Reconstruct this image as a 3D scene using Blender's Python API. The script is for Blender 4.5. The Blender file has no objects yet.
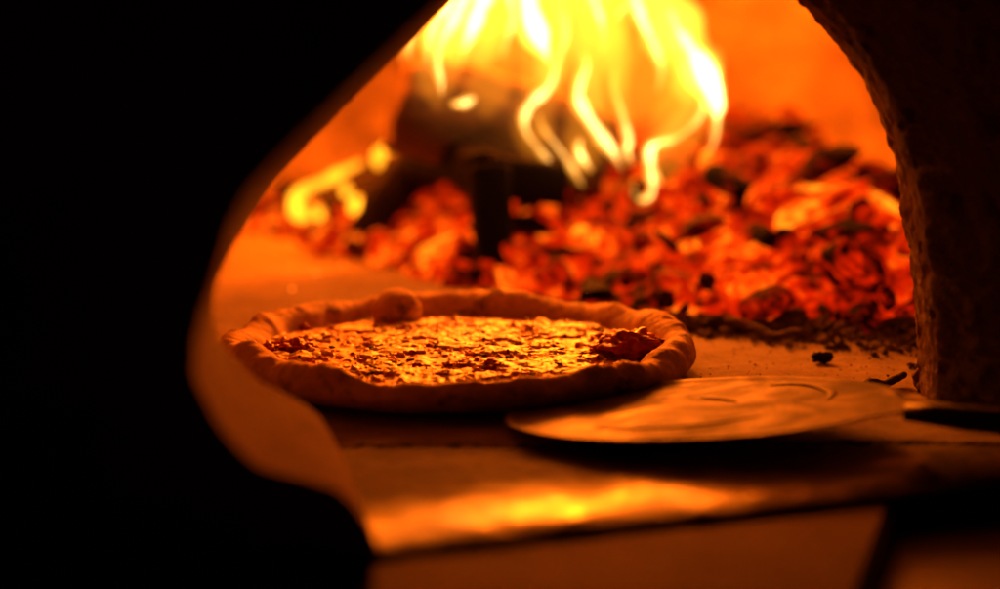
import bpy, bmesh, math, random
import numpy as np
from mathutils import Vector, Matrix, noise as mnoise

S = bpy.context.scene
COL = S.collection
R = math.radians
random.seed(7)
np.random.seed(7)

# ------------------------------------------------------------------ camera
CAM_H, PITCH, FPX = 0.255, R(9.0), 2000.0
cam_d = bpy.data.cameras.new("camera")
cam = bpy.data.objects.new("camera", cam_d)
COL.objects.link(cam)
cam.location = (0, 0, CAM_H)
cam.rotation_euler = (math.pi / 2 - PITCH, 0, 0)
cam_d.sensor_width = 36.0
cam_d.lens = 36.0 * FPX / 1000.0
cam_d.clip_start, cam_d.clip_end = 0.02, 50
cam_d.dof.use_dof = True
cam_d.dof.focus_distance = 1.27
cam_d.dof.aperture_fstop = 2.35
cam_d.dof.aperture_blades = 0
S.camera = cam

# ------------------------------------------------------------------ dark room round the oven
W = bpy.data.worlds.new("World")
S.world = W
W.use_nodes = True
W.node_tree.nodes["Background"].inputs[0].default_value = (1.0, 0.38, 0.12, 1)
W.node_tree.nodes["Background"].inputs[1].default_value = 0.004

# ------------------------------------------------------------------ firelight (lamps inside the flames)
def fire_lamp(loc, watts, radius, colour):
    l = bpy.data.lights.new("fire_light", 'POINT')
    l.energy, l.shadow_soft_size, l.color = watts, radius, colour
    o = bpy.data.objects.new("fire_light", l)
    o.location = loc
    COL.objects.link(o)
    return o
FIRE = (1.0, 0.145, 0.003)
fire_lamp((0.07, 2.07, 0.32), 33.0, 0.05, FIRE)
fire_lamp((-0.12, 1.80, 0.27), 7.0, 0.03, FIRE)
fire_lamp((0.24, 2.02, 0.27), 8.0, 0.03, FIRE)
fire_lamp((-0.17, 2.03, 0.07), 0.6, 0.03, FIRE)

S.view_settings.view_transform = 'Standard'
S.view_settings.look = 'None'
S.view_settings.exposure = 0.0
S.view_settings.gamma = 1.0
S.render.engine = 'CYCLES'
S.cycles.use_denoising = True
S.cycles.max_bounces = 8
S.cycles.diffuse_bounces = 1
S.cycles.transparent_max_bounces = 128
S.cycles.sample_clamp_indirect = 3.0
S.cycles.caustics_reflective = False

# ------------------------------------------------------------------ helpers
CP, SP = math.cos(PITCH), math.sin(PITCH)
def ray(px, py):
    a, b = (px - 500) / FPX, (294.5 - py) / FPX
    return Vector((a, CP + b * SP, -SP + b * CP))
def on(px, py, z=0.0):
    d = ray(px, py)
    return Vector((0, 0, CAM_H)) + d * ((z - CAM_H) / d.z)
def dp(px, py, Y):
    d = ray(px, py)
    return Vector((0, 0, CAM_H)) + d * (Y / d.y)

def vnoise(x, y, z=0.0, seed=0):
    """smooth value noise in 0..1 on numpy arrays"""
    x, y = np.asarray(x, float), np.asarray(y, float)
    z = np.zeros_like(x) + z
    xi, yi, zi = np.floor(x).astype(np.int64), np.floor(y).astype(np.int64), np.floor(z).astype(np.int64)
    xf, yf, zf = x - xi, y - yi, z - zi
    f = lambda t: t * t * t * (t * (t * 6 - 15) + 10)
    u, v, w = f(xf), f(yf), f(zf)
    def h(a, b, c):
        n = (a * 374761393 + b * 668265263 + c * 2147483647 + seed * 974711) & 0xffffffff
        n = ((n ^ (n >> 13)) * 1274126177) & 0xffffffff
        n = ((n ^ (n >> 16)) * 2246822519) & 0xffffffff
        return (n ^ (n >> 15)) / 4294967295.0
    out = 0
    for dx in (0, 1):
        for dy in (0, 1):
            for dz in (0, 1):
                out = out + h(xi + dx, yi + dy, zi + dz) * (u if dx else 1 - u) * (v if dy else 1 - v) * (w if dz else 1 - w)
    return out
def fbm(x, y, z=0.0, oct=4, seed=0):
    s, a, t = 0, 1.0, 0
    x, y, z = np.asarray(x, float), np.asarray(y, float), np.asarray(z, float)
    for k in range(oct):
        s = s + a * vnoise(x * 2 ** k, y * 2 ** k, z * 2 ** k, seed + k * 17)
        t += a
        a *= 0.5
    return s / t
def sstep(a, b, x):
    t = np.clip((x - a) / (b - a), 0, 1)
    return t * t * (3 - 2 * t)

def mesh_obj(name, verts, faces, mat, parent=None, smooth=True, world_parent=True):
    me = bpy.data.meshes.new(name)
    me.from_pydata([tuple(v) for v in verts], [], [tuple(f) for f in faces])
    me.update()
    if smooth:
        me.polygons.foreach_set("use_smooth", [True] * len(me.polygons))
    me.materials.append(mat)
    o = bpy.data.objects.new(name, me)
    COL.objects.link(o)
    if parent is not None:
        o.parent = parent
        if world_parent:
            o.matrix_parent_inverse = Matrix.Translation(parent.location).inverted()
    return o
def fix_normals(o):
    bm = bmesh.new()
    bm.from_mesh(o.data)
    bmesh.ops.recalc_face_normals(bm, faces=bm.faces)
    bm.to_mesh(o.data)
    bm.free()
    return o
def tag(o, label=None, cat=None, group=None, kind=None):
    if label: o["label"] = label
    if cat: o["category"] = cat
    if group: o["group"] = group
    if kind: o["kind"] = kind
    return o
def empty(name, loc):
    o = bpy.data.objects.new(name, None)
    o.location = loc
    o.empty_display_size = 0.05
    COL.objects.link(o)
    return o
def grid_faces(nu, nv, wrap_u=False, wrap_v=False, off=0):
    F = []
    for i in range(nu if wrap_u else nu - 1):
        for j in range(nv if wrap_v else nv - 1):
            a, b = i, (i + 1) % nu
            c, d = j, (j + 1) % nv
            F.append((off + a * nv + c, off + b * nv + c, off + b * nv + d, off + a * nv + d))
    return F
def resample(P, n):
    P = np.array(P, float)
    d = np.concatenate([[0], np.cumsum(np.linalg.norm(np.diff(P, axis=0), axis=1))])
    t = np.linspace(0, d[-1], n)
    return np.stack([np.interp(t, d, P[:, k]) for k in range(P.shape[1])], 1)
def spline(P, n):
    """Catmull-Rom through the control rows, resampled to n rows"""
    P = np.array(P, float)
    Q = np.vstack([2 * P[0] - P[1], P, 2 * P[-1] - P[-2]])
    out = []
    m = 14
    for i in range(1, len(Q) - 2):
        p0, p1, p2, p3 = Q[i - 1], Q[i], Q[i + 1], Q[i + 2]
        for k in range(m):
            t = k / m
            out.append(0.5 * (2 * p1 + (p2 - p0) * t + (2 * p0 - 5 * p1 + 4 * p2 - p3) * t * t + (3 * p1 - p0 - 3 * p2 + p3) * t ** 3))
    out.append(Q[-2])
    out = np.array(out)
    d = np.concatenate([[0], np.cumsum(np.linalg.norm(np.diff(out[:, :3], axis=0), axis=1))])
    t = np.linspace(0, d[-1], n)
    return np.stack([np.interp(t, d, out[:, k]) for k in range(out.shape[1])], 1)
def tube_geo(path, radii, seg=12, flat=1.0, side=None, square=False, off=0):
    """closed tube: path rows xyz, radii per row; flat squashes the second axis"""
    P = [Vector(p) for p in path]
    V, F = [], []
    n = len(P)
    ref = Vector(side) if side is not None else Vector((0, 0, 1))
    for i in range(n):
        t = (P[min(i + 1, n - 1)] - P[max(i - 1, 0)]).normalized()
        a = ref - t * ref.dot(t)
        if a.length < 1e-4: a = Vector((1, 0, 0)) - t * t.x
        a.normalize()
        b = t.cross(a)
        for k in range(seg):
            th = 2 * math.pi * k / seg
            c, s = math.cos(th), math.sin(th)
            if square:
                e = 0.55
                c = math.copysign(abs(c) ** e, c)
                s = math.copysign(abs(s) ** e, s)
            V.append(P[i] + (a * c * flat + b * s) * radii[i])
    F += [(off + i * seg + k, off + (i + 1) * seg + k, off + (i + 1) * seg + (k + 1) % seg, off + i * seg + (k + 1) % seg) for i in range(n - 1) for k in range(seg)]
    V.append(P[0]); V.append(P[-1])
    c0, c1 = off + n * seg, off + n * seg + 1
    F += [(c0, off + k, off + (k + 1) % seg) for k in range(seg)]
    F += [(c1, off + (n - 1) * seg + (k + 1) % seg, off + (n - 1) * seg + k) for k in range(seg)]
    return V, F

# ------------------------------------------------------------------ materials
class NT:
    def __init__(s, name):
        s.m = bpy.data.materials.new(name)
        s.m.use_nodes = True
        s.t = s.m.node_tree
        s.b = s.t.nodes.get("Principled BSDF")
        s.out = s.t.nodes.get("Material Output")
    def n(s, typ, **kw):
        nd = s.t.nodes.new(typ)
        for k, v in kw.items(): setattr(nd, k, v)
        return nd
    def l(s, a, b): s.t.links.new(a, b)
    def coord(s): return s.n('ShaderNodeTexCoord').outputs['Object']
    def noise(s, scale, detail=5, rough=0.6, vec=None, dist=0.0):
        nd = s.n('ShaderNodeTexNoise')
        nd.inputs['Scale'].default_value = scale
        nd.inputs['Detail'].default_value = detail
        nd.inputs['Roughness'].default_value = rough
        nd.inputs['Distortion'].default_value = dist
        s.l(vec or s.coord(), nd.inputs['Vector'])
        return nd.outputs['Fac']
    def ramp(s, fac, stops, interp='LINEAR'):
        r = s.n('ShaderNodeValToRGB')
        r.color_ramp.interpolation = interp
        e = r.color_ramp.elements
        while len(e) < len(stops): e.new(0.5)
        for x, (p, c) in zip(e, stops):
            x.position = p
            x.color = (*c, 1) if len(c) == 3 else c
        s.l(fac, r.inputs['Fac'])
        return r.outputs['Color']
    def mix(s, fac, a, b, mode='MIX'):
        m = s.n('ShaderNodeMix', data_type='RGBA', blend_type=mode)
        for i, v in ((0, fac), (6, a), (7, b)):
            if isinstance(v, (int, float)): m.inputs[i].default_value = v
            elif isinstance(v, tuple): m.inputs[i].default_value = (*v, 1)
            else: s.l(v, m.inputs[i])
        return m.outputs[2]
    def math(s, op, a, b=0.0):
        m = s.n('ShaderNodeMath', operation=op)
        for i, v in enumerate((a, b)):
            if isinstance(v, (int, float)): m.inputs[i].default_value = v
            else: s.l(v, m.inputs[i])
        return m.outputs[0]
    def bump(s, h, strength=0.5, dist=0.002, normal=None):
        b = s.n('ShaderNodeBump')
        b.inputs['Strength'].default_value = strength
        b.inputs['Distance'].default_value = dist
        s.l(h, b.inputs['Height'])
        if normal: s.l(normal, b.inputs['Normal'])
        s.l(b.outputs['Normal'], s.b.inputs['Normal'])
        return b.outputs['Normal']
    def set(s, **kw):
        for k, v in kw.items():
            i = s.b.inputs[k.replace('_', ' ')]
            if isinstance(v, (int, float)): i.default_value = v
            elif isinstance(v, tuple): i.default_value = (*v, 1) if len(v) == 3 else v
            else: s.l(v, i)
        return s.m

def two_noise(name, c0, c1, s0=14, s1=90, rough=0.85, bump=0.6, bd=0.002, lo=0.35, hi=0.65, spec=0.25):
    t = NT(name)
    a = t.noise(s0, 6)
    b = t.noise(s1, 6, 0.7)
    col = t.mix(0.35, t.ramp(a, [(lo, c0), (hi, c1)]), t.ramp(b, [(0.3, c0), (0.7, c1)]))
    t.bump(t.math('ADD', t.math('MULTIPLY', a, 0.5), b), bump, bd)
    t.b.inputs['Specular IOR Level'].default_value = spec
    return t.set(Base_Color=col, Roughness=rough)

M_dome = two_noise("sooty_clay", (0.075, 0.046, 0.026), (0.34, 0.24, 0.14), 8, 60, 0.9, 0.6, 0.004, 0.38, 0.6)
def lining_mat():
    t = NT("rough_mortar")
    a = t.noise(30, 6)
    b = t.noise(260, 6, 0.7)
    c = t.noise(900, 3, 0.7)
    col = t.mix(0.4, t.ramp(a, [(0.35, (0.30, 0.18, 0.10)), (0.65, (0.44, 0.28, 0.16))]), t.ramp(b, [(0.3, (0.26, 0.155, 0.085)), (0.7, (0.48, 0.31, 0.18))]))
    # right cheek's shade painted into the colour, ragged border near the inner edge
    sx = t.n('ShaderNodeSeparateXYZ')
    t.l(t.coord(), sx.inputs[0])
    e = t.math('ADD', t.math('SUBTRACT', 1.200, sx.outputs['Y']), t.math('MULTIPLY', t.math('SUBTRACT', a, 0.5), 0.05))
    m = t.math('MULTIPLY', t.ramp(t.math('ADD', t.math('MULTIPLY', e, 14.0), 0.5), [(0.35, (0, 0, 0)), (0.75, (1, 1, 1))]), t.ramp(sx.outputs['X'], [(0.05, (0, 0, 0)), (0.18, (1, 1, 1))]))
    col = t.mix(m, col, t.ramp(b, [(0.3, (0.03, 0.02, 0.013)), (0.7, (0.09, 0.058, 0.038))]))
    t.bump(t.math('ADD', t.math('ADD', t.math('MULTIPLY', a, 0.4), b), t.math('MULTIPLY', c, 0.3)), 0.9, 0.003)
    return t.set(Base_Color=col, Roughness=0.95)
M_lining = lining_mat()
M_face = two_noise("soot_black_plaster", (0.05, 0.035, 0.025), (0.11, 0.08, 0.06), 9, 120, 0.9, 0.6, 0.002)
def floor_mat():
    t = NT("worn_firebrick")
    a = t.noise(7, 6, 0.6)
    b = t.noise(60, 8, 0.75)
    c = t.noise(420, 4, 0.7)
    col = t.mix(0.45, t.ramp(a, [(0.36, (0.17, 0.11, 0.062)), (0.62, (0.42, 0.29, 0.17))]), t.ramp(b, [(0.34, (0.17, 0.115, 0.07)), (0.66, (0.5, 0.38, 0.24))]))
    col = t.mix(t.ramp(c, [(0.6, (0, 0, 0)), (0.72, (0.7, 0.7, 0.7))]), col, (0.09, 0.06, 0.04))
    d = t.noise(1100, 3, 0.7)
    t.bump(t.math('ADD', t.math('ADD', b, t.math('MULTIPLY', c, 0.4)), t.math('MULTIPLY', d, 0.25)), 0.9, 0.004)
    return t.set(Base_Color=col, Roughness=0.8)
M_floor = floor_mat()
def sill_mat():
    """sooty stone whose front strip is worn to a polish"""
    t = NT("worn_stone_sill")
    a = t.noise(14, 6, 0.62, None, 0.8)
    b = t.noise(70, 6, 0.7)
    c = t.noise(420, 4, 0.7)
    sx = t.n('ShaderNodeSeparateXYZ')
    t.l(t.coord(), sx.inputs[0])
    d = t.math('SUBTRACT', sx.outputs['Y'], t.math('MULTIPLY', sx.outputs['X'], 0.4))     # distance back from the front edge
    d = t.math('ADD', t.math('SUBTRACT', d, 0.905), t.math('MULTIPLY', t.math('SUBTRACT', a, 0.5), 0.10))
    worn = t.ramp(t.math('MULTIPLY', d, 5.0), [(0.20, (1, 1, 1)), (0.48, (0, 0, 0))])
    col = t.mix(worn, t.ramp(b, [(0.35, (0.035, 0.02, 0.011)), (0.65, (0.11, 0.066, 0.037))]), t.ramp(a, [(0.4, (0.03, 0.018, 0.01)), (0.62, (0.12, 0.075, 0.042))]))
    t.bump(t.math('ADD', t.math('ADD', a, t.math('MULTIPLY', b, 0.3)), t.math('MULTIPLY', c, 0.06)), 0.3, 0.003)
    t.l(t.mix(worn, (0.05, 0.05, 0.05), (0.26, 0.26, 0.26)), t.b.inputs['Specular IOR Level'])
    return t.set(Base_Color=col, Roughness=t.mix(worn, (0.75, 0.75, 0.75), t.ramp(b, [(0.35, (0.26,) * 3), (0.65, (0.42,) * 3)])))
M_sill = sill_mat()
M_shelf = two_noise("brown_shelf_stone", (0.11, 0.062, 0.034), (0.26, 0.16, 0.09), 9, 70, 0.85, 0.6, 0.002, spec=0.1)
M_counter = two_noise("dark_counter_stone", (0.10, 0.07, 0.045), (0.2, 0.14, 0.09), 12, 90, 0.6, 0.3)
M_iron = two_noise("burnt_iron", (0.006, 0.004, 0.003), (0.014, 0.009, 0.007), 30, 200, 0.85, 0.6, 0.001, spec=0.05)
def metal_mat():
    t = NT("worn_peel_metal")
    a = t.noise(15, 6, 0.6, None, 1.2)
    b = t.noise(160, 4, 0.6)
    t.b.inputs['Specular IOR Level'].default_value = 0.2
    t.bump(t.math('ADD', a, t.math('MULTIPLY', b, 0.08)), 0.08, 0.004)
    col = t.ramp(a, [(0.38, (0.016, 0.008, 0.004)), (0.60, (0.09, 0.046, 0.023))])
    return t.set(Base_Color=col, Metallic=0.12, Roughness=t.ramp(a, [(0.38, (0.72,) * 3), (0.62, (0.50,) * 3)]))
M_metal = metal_mat()
M_handle = two_noise("dark_handle_steel", (0.03, 0.024, 0.02), (0.07, 0.055, 0.045), 30, 200, 0.5, 0.2)
M_scorch = two_noise("scorched_metal", (0.02, 0.012, 0.008), (0.05, 0.03, 0.02), 60, 200, 0.6, 0.2)
def crust_mat():
    t = NT("baked_dough")
    a = t.noise(38, 6, 0.65)
    b = t.noise(90, 5, 0.7)
    c = t.noise(600, 3, 0.6)
    col = t.ramp(b, [(0.3, (0.48, 0.24, 0.085)), (0.65, (0.80, 0.48, 0.19))])
    col = t.mix(t.ramp(a, [(0.555, (0, 0, 0)), (0.65, (0.92, 0.92, 0.92))]), col, (0.13, 0.055, 0.02))
    d = t.noise(1700, 3, 0.7)
    t.bump(t.math('ADD', t.math('ADD', b, t.math('MULTIPLY', c, 0.4)), t.math('MULTIPLY', d, 0.22)), 0.45, 0.002)
    return t.set(Base_Color=col, Roughness=0.75)
M_crust = crust_mat()
def topping_mat():
    t = NT("melted_cheese_and_sauce")
    at = t.n('ShaderNodeVertexColor')
    at.layer_name = "topping_colour"
    c = t.noise(700, 3, 0.6)
    t.bump(c, 0.4, 0.0008)
    t.b.inputs['Specular IOR Level'].default_value = 0.6
    t.b.inputs['Subsurface Weight'].default_value = 0.55
    t.b.inputs['Subsurface Radius'].default_value = (1.0, 0.5, 0.2)
    t.b.inputs['Subsurface Scale'].default_value = 0.003
    return t.set(Base_Color=at.outputs['Color'], Roughness=0.40)
M_top = topping_mat()
def tomato_mat():
    t = NT("cooked_tomato")
    a = t.noise(120, 5, 0.6)
    t.bump(a, 0.4, 0.002)
    return t.set(Base_Color=t.ramp(a, [(0.3, (0.30, 0.008, 0.002)), (0.7, (0.75, 0.045, 0.010))]), Roughness=0.4)
M_tomato = tomato_mat()
M_herb = two_noise("dried_herb", (0.02, 0.025, 0.008), (0.06, 0.07, 0.02), 90, 300, 0.7, 0.3)
def wood_mat():
    t = NT("burning_bark")
    mp = t.n('ShaderNodeMapping')
    mp.inputs['Scale'].default_value = (0.15, 1, 1)
    t.l(t.coord(), mp.inputs['Vector'])
    a = t.noise(60, 6, 0.65, mp.outputs['Vector'], 0.4)
    b = t.noise(140, 5, 0.7)
    col = t.ramp(a, [(0.3, (0.035, 0.018, 0.009)), (0.7, (0.19, 0.095, 0.045))])
    t.bump(t.math('ADD', a, t.math('MULTIPLY', b, 0.4)), 0.8, 0.004)
    return t.set(Base_Color=col, Roughness=0.85)
M_wood = wood_mat()
M_char = two_noise("charred_wood", (0.008, 0.006, 0.005), (0.028, 0.018, 0.013), 40, 160, 0.8, 0.9, 0.003)
M_ash = two_noise("ashy_cinder", (0.06, 0.035, 0.025), (0.28, 0.19, 0.125), 60, 260, 0.95, 0.9, 0.002)

def ember_mat(name, lo, hi, strength, scale=70):
    """charcoal that glows through cracks in its ash coat; each piece differs by its random value"""
    t = NT(name)
    info = t.n('ShaderNodeObjectInfo')
    vm = t.n('ShaderNodeVectorMath', operation='ADD')
    sc = t.n('ShaderNodeVectorMath', operation='SCALE')
    cb = t.n('ShaderNodeCombineXYZ')
    for k in range(3): t.l(info.outputs['Random'], cb.inputs[k])
    t.l(cb.outputs[0], sc.inputs[0]); sc.inputs['Scale'].default_value = 37.0
    t.l(t.coord(), vm.inputs[0]); t.l(sc.outputs[0], vm.inputs[1])
    a = t.noise(scale, 4, 0.6, vm.outputs[0], 0.15)
    b = t.noise(scale * 3.2, 4, 0.7, vm.outputs[0])
    h = t.math('ADD', t.math('MULTIPLY', a, 0.75), t.math('MULTIPLY', b, 0.25))
    h = t.math('ADD', h, t.math('MULTIPLY', t.math('SUBTRACT', info.outputs['Random'], 0.5), 0.22))
    geo = t.n('ShaderNodeNewGeometry')
    z = t.noise(13, 3, 0.55, geo.outputs['Position'], 0.8)
    h = t.math('ADD', h, t.math('MULTIPLY', t.math('SUBTRACT', z, 0.52), 0.75))
    em = t.ramp(h, [(lo, (0, 0, 0)), (lo + (hi - lo) * 0.3, (0.22, 0.004, 0.0)), (lo + (hi - lo) * 0.62, (0.62, 0.012, 0.0)), (hi, (1.0, 0.10, 0.002)), (min(1, hi + 0.13), (1.7, 0.42, 0.012))])
    col = t.ramp(b, [(0.35, (0.006, 0.004, 0.003)), (0.75, (0.026, 0.014, 0.010))])
    t.bump(b, 0.9, 0.003)
    t.b.inputs['Specular IOR Level'].default_value = 0.08
    return t.set(Base_Color=col, Roughness=0.9, Emission_Color=em, Emission_Strength=strength)
M_emb_bright = ember_mat("bright_ember", 0.35, 0.64, 1.35, 1.3)
M_emb_hot = ember_mat("hot_ember", 0.27, 0.58, 1.4, 1.3)
M_emb_red = ember_mat("red_ember", 0.42, 0.78, 1.05, 1.5)
M_emb_dark = ember_mat("dark_charcoal", 0.50, 0.82, 0.7, 1.5)
M_stickemb = ember_mat("dark_smouldering_wood", 0.50, 0.82, 0.7, 60)
M_bed = ember_mat("ember_bed_glow", 0.36, 0.66, 1.35, 40)
M_spark = NT("spark")
M_spark = M_spark.set(Base_Color=(0.05, 0.02, 0.01), Emission_Color=(1, 0.2, 0.01), Emission_Strength=3.5)

def flame_mat(name, colour, strength):
    """glowing gas: a volume that only emits"""
    m = bpy.data.materials.new(name)
    m.use_nodes = True
    t = m.node_tree
    for nd in list(t.nodes):
        if nd.type != 'OUTPUT_MATERIAL': t.nodes.remove(nd)
    out = [nd for nd in t.nodes if nd.type == 'OUTPUT_MATERIAL'][0]
    e = t.nodes.new('ShaderNodeEmission')
    e.inputs[0].default_value = (*colour, 1)
    e.inputs[1].default_value = strength
    t.links.new(e.outputs[0], out.inputs['Volume'])
    return m
M_fl_core = flame_mat("flame_core", (1.0, 0.37, 0.03), 125)
M_fl_glow = flame_mat("flame_glow", (1.0, 0.30, 0.012), 15)
M_fl_yel = flame_mat("flame_yellow", (1.0, 0.36, 0.012), 190)
M_fl_hot = flame_mat("flame_hot", (1.0, 0.60, 0.18), 480)
M_fl_soft = flame_mat("flame_soft", (1.0, 0.36, 0.025), 44)
M_fl_veil = flame_mat("flame_veil", (1.0, 0.27, 0.012), 9)

# ------------------------------------------------------------------ the oven: profiles of its mouth
def inner_y(x): return 1.16 + 0.25 * x if x < 0.262 else 1.16 + 0.25 * 0.262
def outer_y(x): return 0.853 + 0.40 * (x + 0.13)
IN_XZ = [(-0.108, -0.002), (-0.126, 0.009), (-0.158, 0.026), (-0.183, 0.047), (-0.180, 0.064), (-0.166, 0.087), (-0.140, 0.124), (-0.119, 0.151), (-0.062, 0.208),
         (-0.027, 0.243), (0.0, 0.269), (0.035, 0.288), (0.075, 0.295), (0.115, 0.287), (0.15, 0.266), (0.178, 0.241),
         (0.215, 0.199), (0.240, 0.145), (0.252, 0.083), (0.258, 0.04), (0.261, -0.002)]
OUT_XZ = [(-0.055, -0.04), (-0.055, -0.004), (-0.072, 0.026), (-0.105, 0.040), (-0.124, 0.064), (-0.1325, 0.092), (-0.1235, 0.128), (-0.114, 0.155), (-0.098, 0.177), (-0.053, 0.220),
          (-0.024, 0.247), (0.006, 0.278), (0.04, 0.305), (0.10, 0.325), (0.16, 0.322), (0.22, 0.308), (0.275, 0.275),
          (0.315, 0.225), (0.335, 0.15), (0.343, 0.083), (0.347, 0.0), (0.347, -0.04)]
def split_resample(P, na, nb):
    P = spline(np.array([(p[0], p[1], 0) for p in P]), 400)[:, :2]
    top = int(np.argmax(P[:, 1]))
    return np.vstack([resample(P[:top + 1], na)[:-1], resample(P[top:], nb)])
NA, NB = 220, 300
PI_ = split_resample(IN_XZ, NA, NB)
PO_ = split_resample(OUT_XZ, NA, NB)
NP = len(PI_)
PI3 = np.stack([PI_[:, 0], [inner_y(x) for x in PI_[:, 0]], PI_[:, 1]], 1)
PO3 = np.stack([PO_[:, 0], [outer_y(x) for x in PO_[:, 0]], PO_[:, 1]], 1)
wr = sstep(0.05, 0.22, PI3[:, 0])[:, None]
MID = (PI3 * 0.55 + PO3 * 0.45) * (1 - wr) + (PI3 + np.array([0.0055, -0.034, 0.002])) * wr

# the worn lower lip on the left swells inwards
bl = np.exp(-((PI3[:, 2] - 0.040) / 0.034) ** 2) * sstep(0.0, -0.06, PI3[:, 0])
MID[:, 0] += 0.030 * bl
MID[:, 2] += 0.006 * bl

oven = empty("pizza_oven", (0.05, 1.4, 0))
tag(oven, "dark plastered wood-fired oven with an arched mouth round the fire and pizza", "oven")

# tunnel of the mouth
ND = 70
rows = []
for k in range(ND):
    s = k / (ND - 1)
    if s < 0.4:
        Q = PI3 + (MID - PI3) * (s / 0.4)
    else:
        Q = MID + (PO3 - MID) * ((s - 0.4) / 0.6)
    rows.append(Q)
L = np.array(rows)                                  # ND, NP, 3
tan = np.gradient(L, axis=1)
dep = np.gradient(L, axis=0)
nrm = np.cross(tan, dep)
nrm /= np.linalg.norm(nrm, axis=2, keepdims=True) + 1e-9
cen = np.array([0.07, 1.1, 0.1])
sgn = np.sign(np.sum((cen - L) * nrm, axis=2, keepdims=True))
nrm *= sgn
dn = (fbm(L[..., 0] * 45, L[..., 1] * 45, L[..., 2] * 45, 3, 3) - 0.5) * 0.0035 + (fbm(L[..., 0] * 230, L[..., 1] * 230, L[..., 2] * 230, 3, 5) - 0.5) * 0.0016 + (np.abs(fbm(L[..., 0] * 95, L[..., 1] * 95, L[..., 2] * 95, 3, 15) - 0.5)) * 0.004 - 0.0006
pit = sstep(0.66, 0.8, fbm(L[..., 0] * 75, L[..., 1] * 75, L[..., 2] * 75, 2, 9))
dn = dn - pit * 0.0022
dn = dn * (0.45 + 0.55 * sstep(-0.02, 0.1, L[..., 0]))
Ld = L + nrm * dn[..., None]
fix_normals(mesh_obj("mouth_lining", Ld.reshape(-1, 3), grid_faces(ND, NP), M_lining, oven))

# front wall: ring from the mouth out to a big rectangle, in the plane of the facade
def ring(prof3, yfun, x0, x1, z0, z1, cx, cz, nring=8, amp=0.0):
    V = []
    for j in range(nring):
        s = (j / (nring - 1)) ** 1.6
        for p in prof3:
            if p[2] <= z0 + 0.006 or (p[2] < 0.004 and z0 > -0.02):
                q = np.array([x0 if p[0] < cx else x1, z0])
            else:
                dx, dz = p[0] - cx, p[2] - cz
                k = 1e9
                if abs(dx) > 1e-6: k = min(k, ((x1 if dx > 0 else x0) - cx) / dx)
                if abs(dz) > 1e-6: k = min(k, ((z1 if dz > 0 else z0) - cz) / dz)
                q = np.array([cx + dx * k, cz + dz * k])
            x, z = p[0] + (q[0] - p[0]) * s, p[2] + (q[1] - p[2]) * s
            V.append((x, yfun(x), z))
    return V, grid_faces(nring, len(prof3))
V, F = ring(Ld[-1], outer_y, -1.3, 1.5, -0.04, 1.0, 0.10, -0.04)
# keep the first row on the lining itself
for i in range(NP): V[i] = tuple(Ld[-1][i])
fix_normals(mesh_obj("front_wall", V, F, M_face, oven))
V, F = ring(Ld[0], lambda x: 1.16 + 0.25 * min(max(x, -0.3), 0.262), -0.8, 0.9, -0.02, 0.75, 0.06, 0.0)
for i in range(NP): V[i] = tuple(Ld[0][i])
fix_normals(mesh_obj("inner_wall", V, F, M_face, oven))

# dome
DC, DRX, DRY, DRZ = Vector((0.06, 1.66, -0.01)), 0.60, 0.73, 0.46
nu, nv = 150, 60
V = []
for i in range(nu):
    th = 2 * math.pi * i / nu
    for j in range(nv):
        ph = (math.pi / 2) * j / (nv - 1)
        x, y, z = DC.x + DRX * math.cos(th) * math.cos(ph), DC.y + DRY * math.sin(th) * math.cos(ph), DC.z + DRZ * math.sin(ph)
        f = 1 + 0.03 * (mnoise.fractal(Vector((x * 5, y * 5, z * 5)), 1.0, 2.0, 4))
        V.append((DC.x + (x - DC.x) * f, DC.y + (y - DC.y) * f, DC.z + (z - DC.z) * f))
wall_y = lambda v: 1.163 + 0.25 * min(max(v[0], -0.3), 0.262)
F = [f for f in grid_faces(nu, nv, wrap_u=True) if any(V[k][1] > wall_y(V[k]) for k in f)]
V = [(v[0], max(v[1], wall_y(v)), v[2]) for v in V]
fix_normals(mesh_obj("dome", V, F, M_dome, oven))

# hearth floor: one sheet of firebrick with a worn front edge
gx = np.linspace(-0.75, 0.85, 300)
gs = np.concatenate([np.linspace(0, 0.45, 170), np.linspace(0.455, 1, 90)])
V = []
X, T = np.meshgrid(gx, gs, indexing='ij')
Y0 = outer_y(X)
Y0 = np.where(X < -0.2, np.maximum(Y0, 0.853 + 0.40 * -0.07 + (-0.2 - X) * 0.9), Y0)
Y = Y0 + (2.5 - Y0) * T
Z = (fbm(X * 30, Y * 30, 0, 4, 2) - 0.5) * 0.003 + (fbm(X * 220, Y * 220, 0, 2, 4) - 0.5) * 0.0011
edge = np.exp(-((Y - Y0) / 0.013))
Z = Z - edge * 0.0055 - 0.001
joint = np.exp(-((Y - 1.083 - 0.02 * X) / 0.0022) ** 2)
Z = Z - joint * 0.004
V = np.stack([X, Y, Z], -1).reshape(-1, 3).tolist()
allF = grid_faces(len(gx), len(gs))
V0 = V
F = [f for f in allF if V0[f[0]][1] > 1.083 + 0.02 * V0[f[0]][0]]
fl = fix_normals(mesh_obj("hearth_floor", V, F, M_floor))
F = [f for f in allF if not V0[f[0]][1] > 1.083 + 0.02 * V0[f[0]][0]]
n0 = len(V)
for i in range(len(gx)):
    V.append((gx[i], Y0[i, 0], -0.04))
ng = len(gs)
F += [(i * ng, n0 + i, n0 + i + 1, (i + 1) * ng) for i in range(len(gx) - 1)]
fix_normals(mesh_obj("sill_stone", V, F, M_sill, oven))
tag(fl, "worn firebrick hearth floor inside the oven", "floor", kind="structure")

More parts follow.
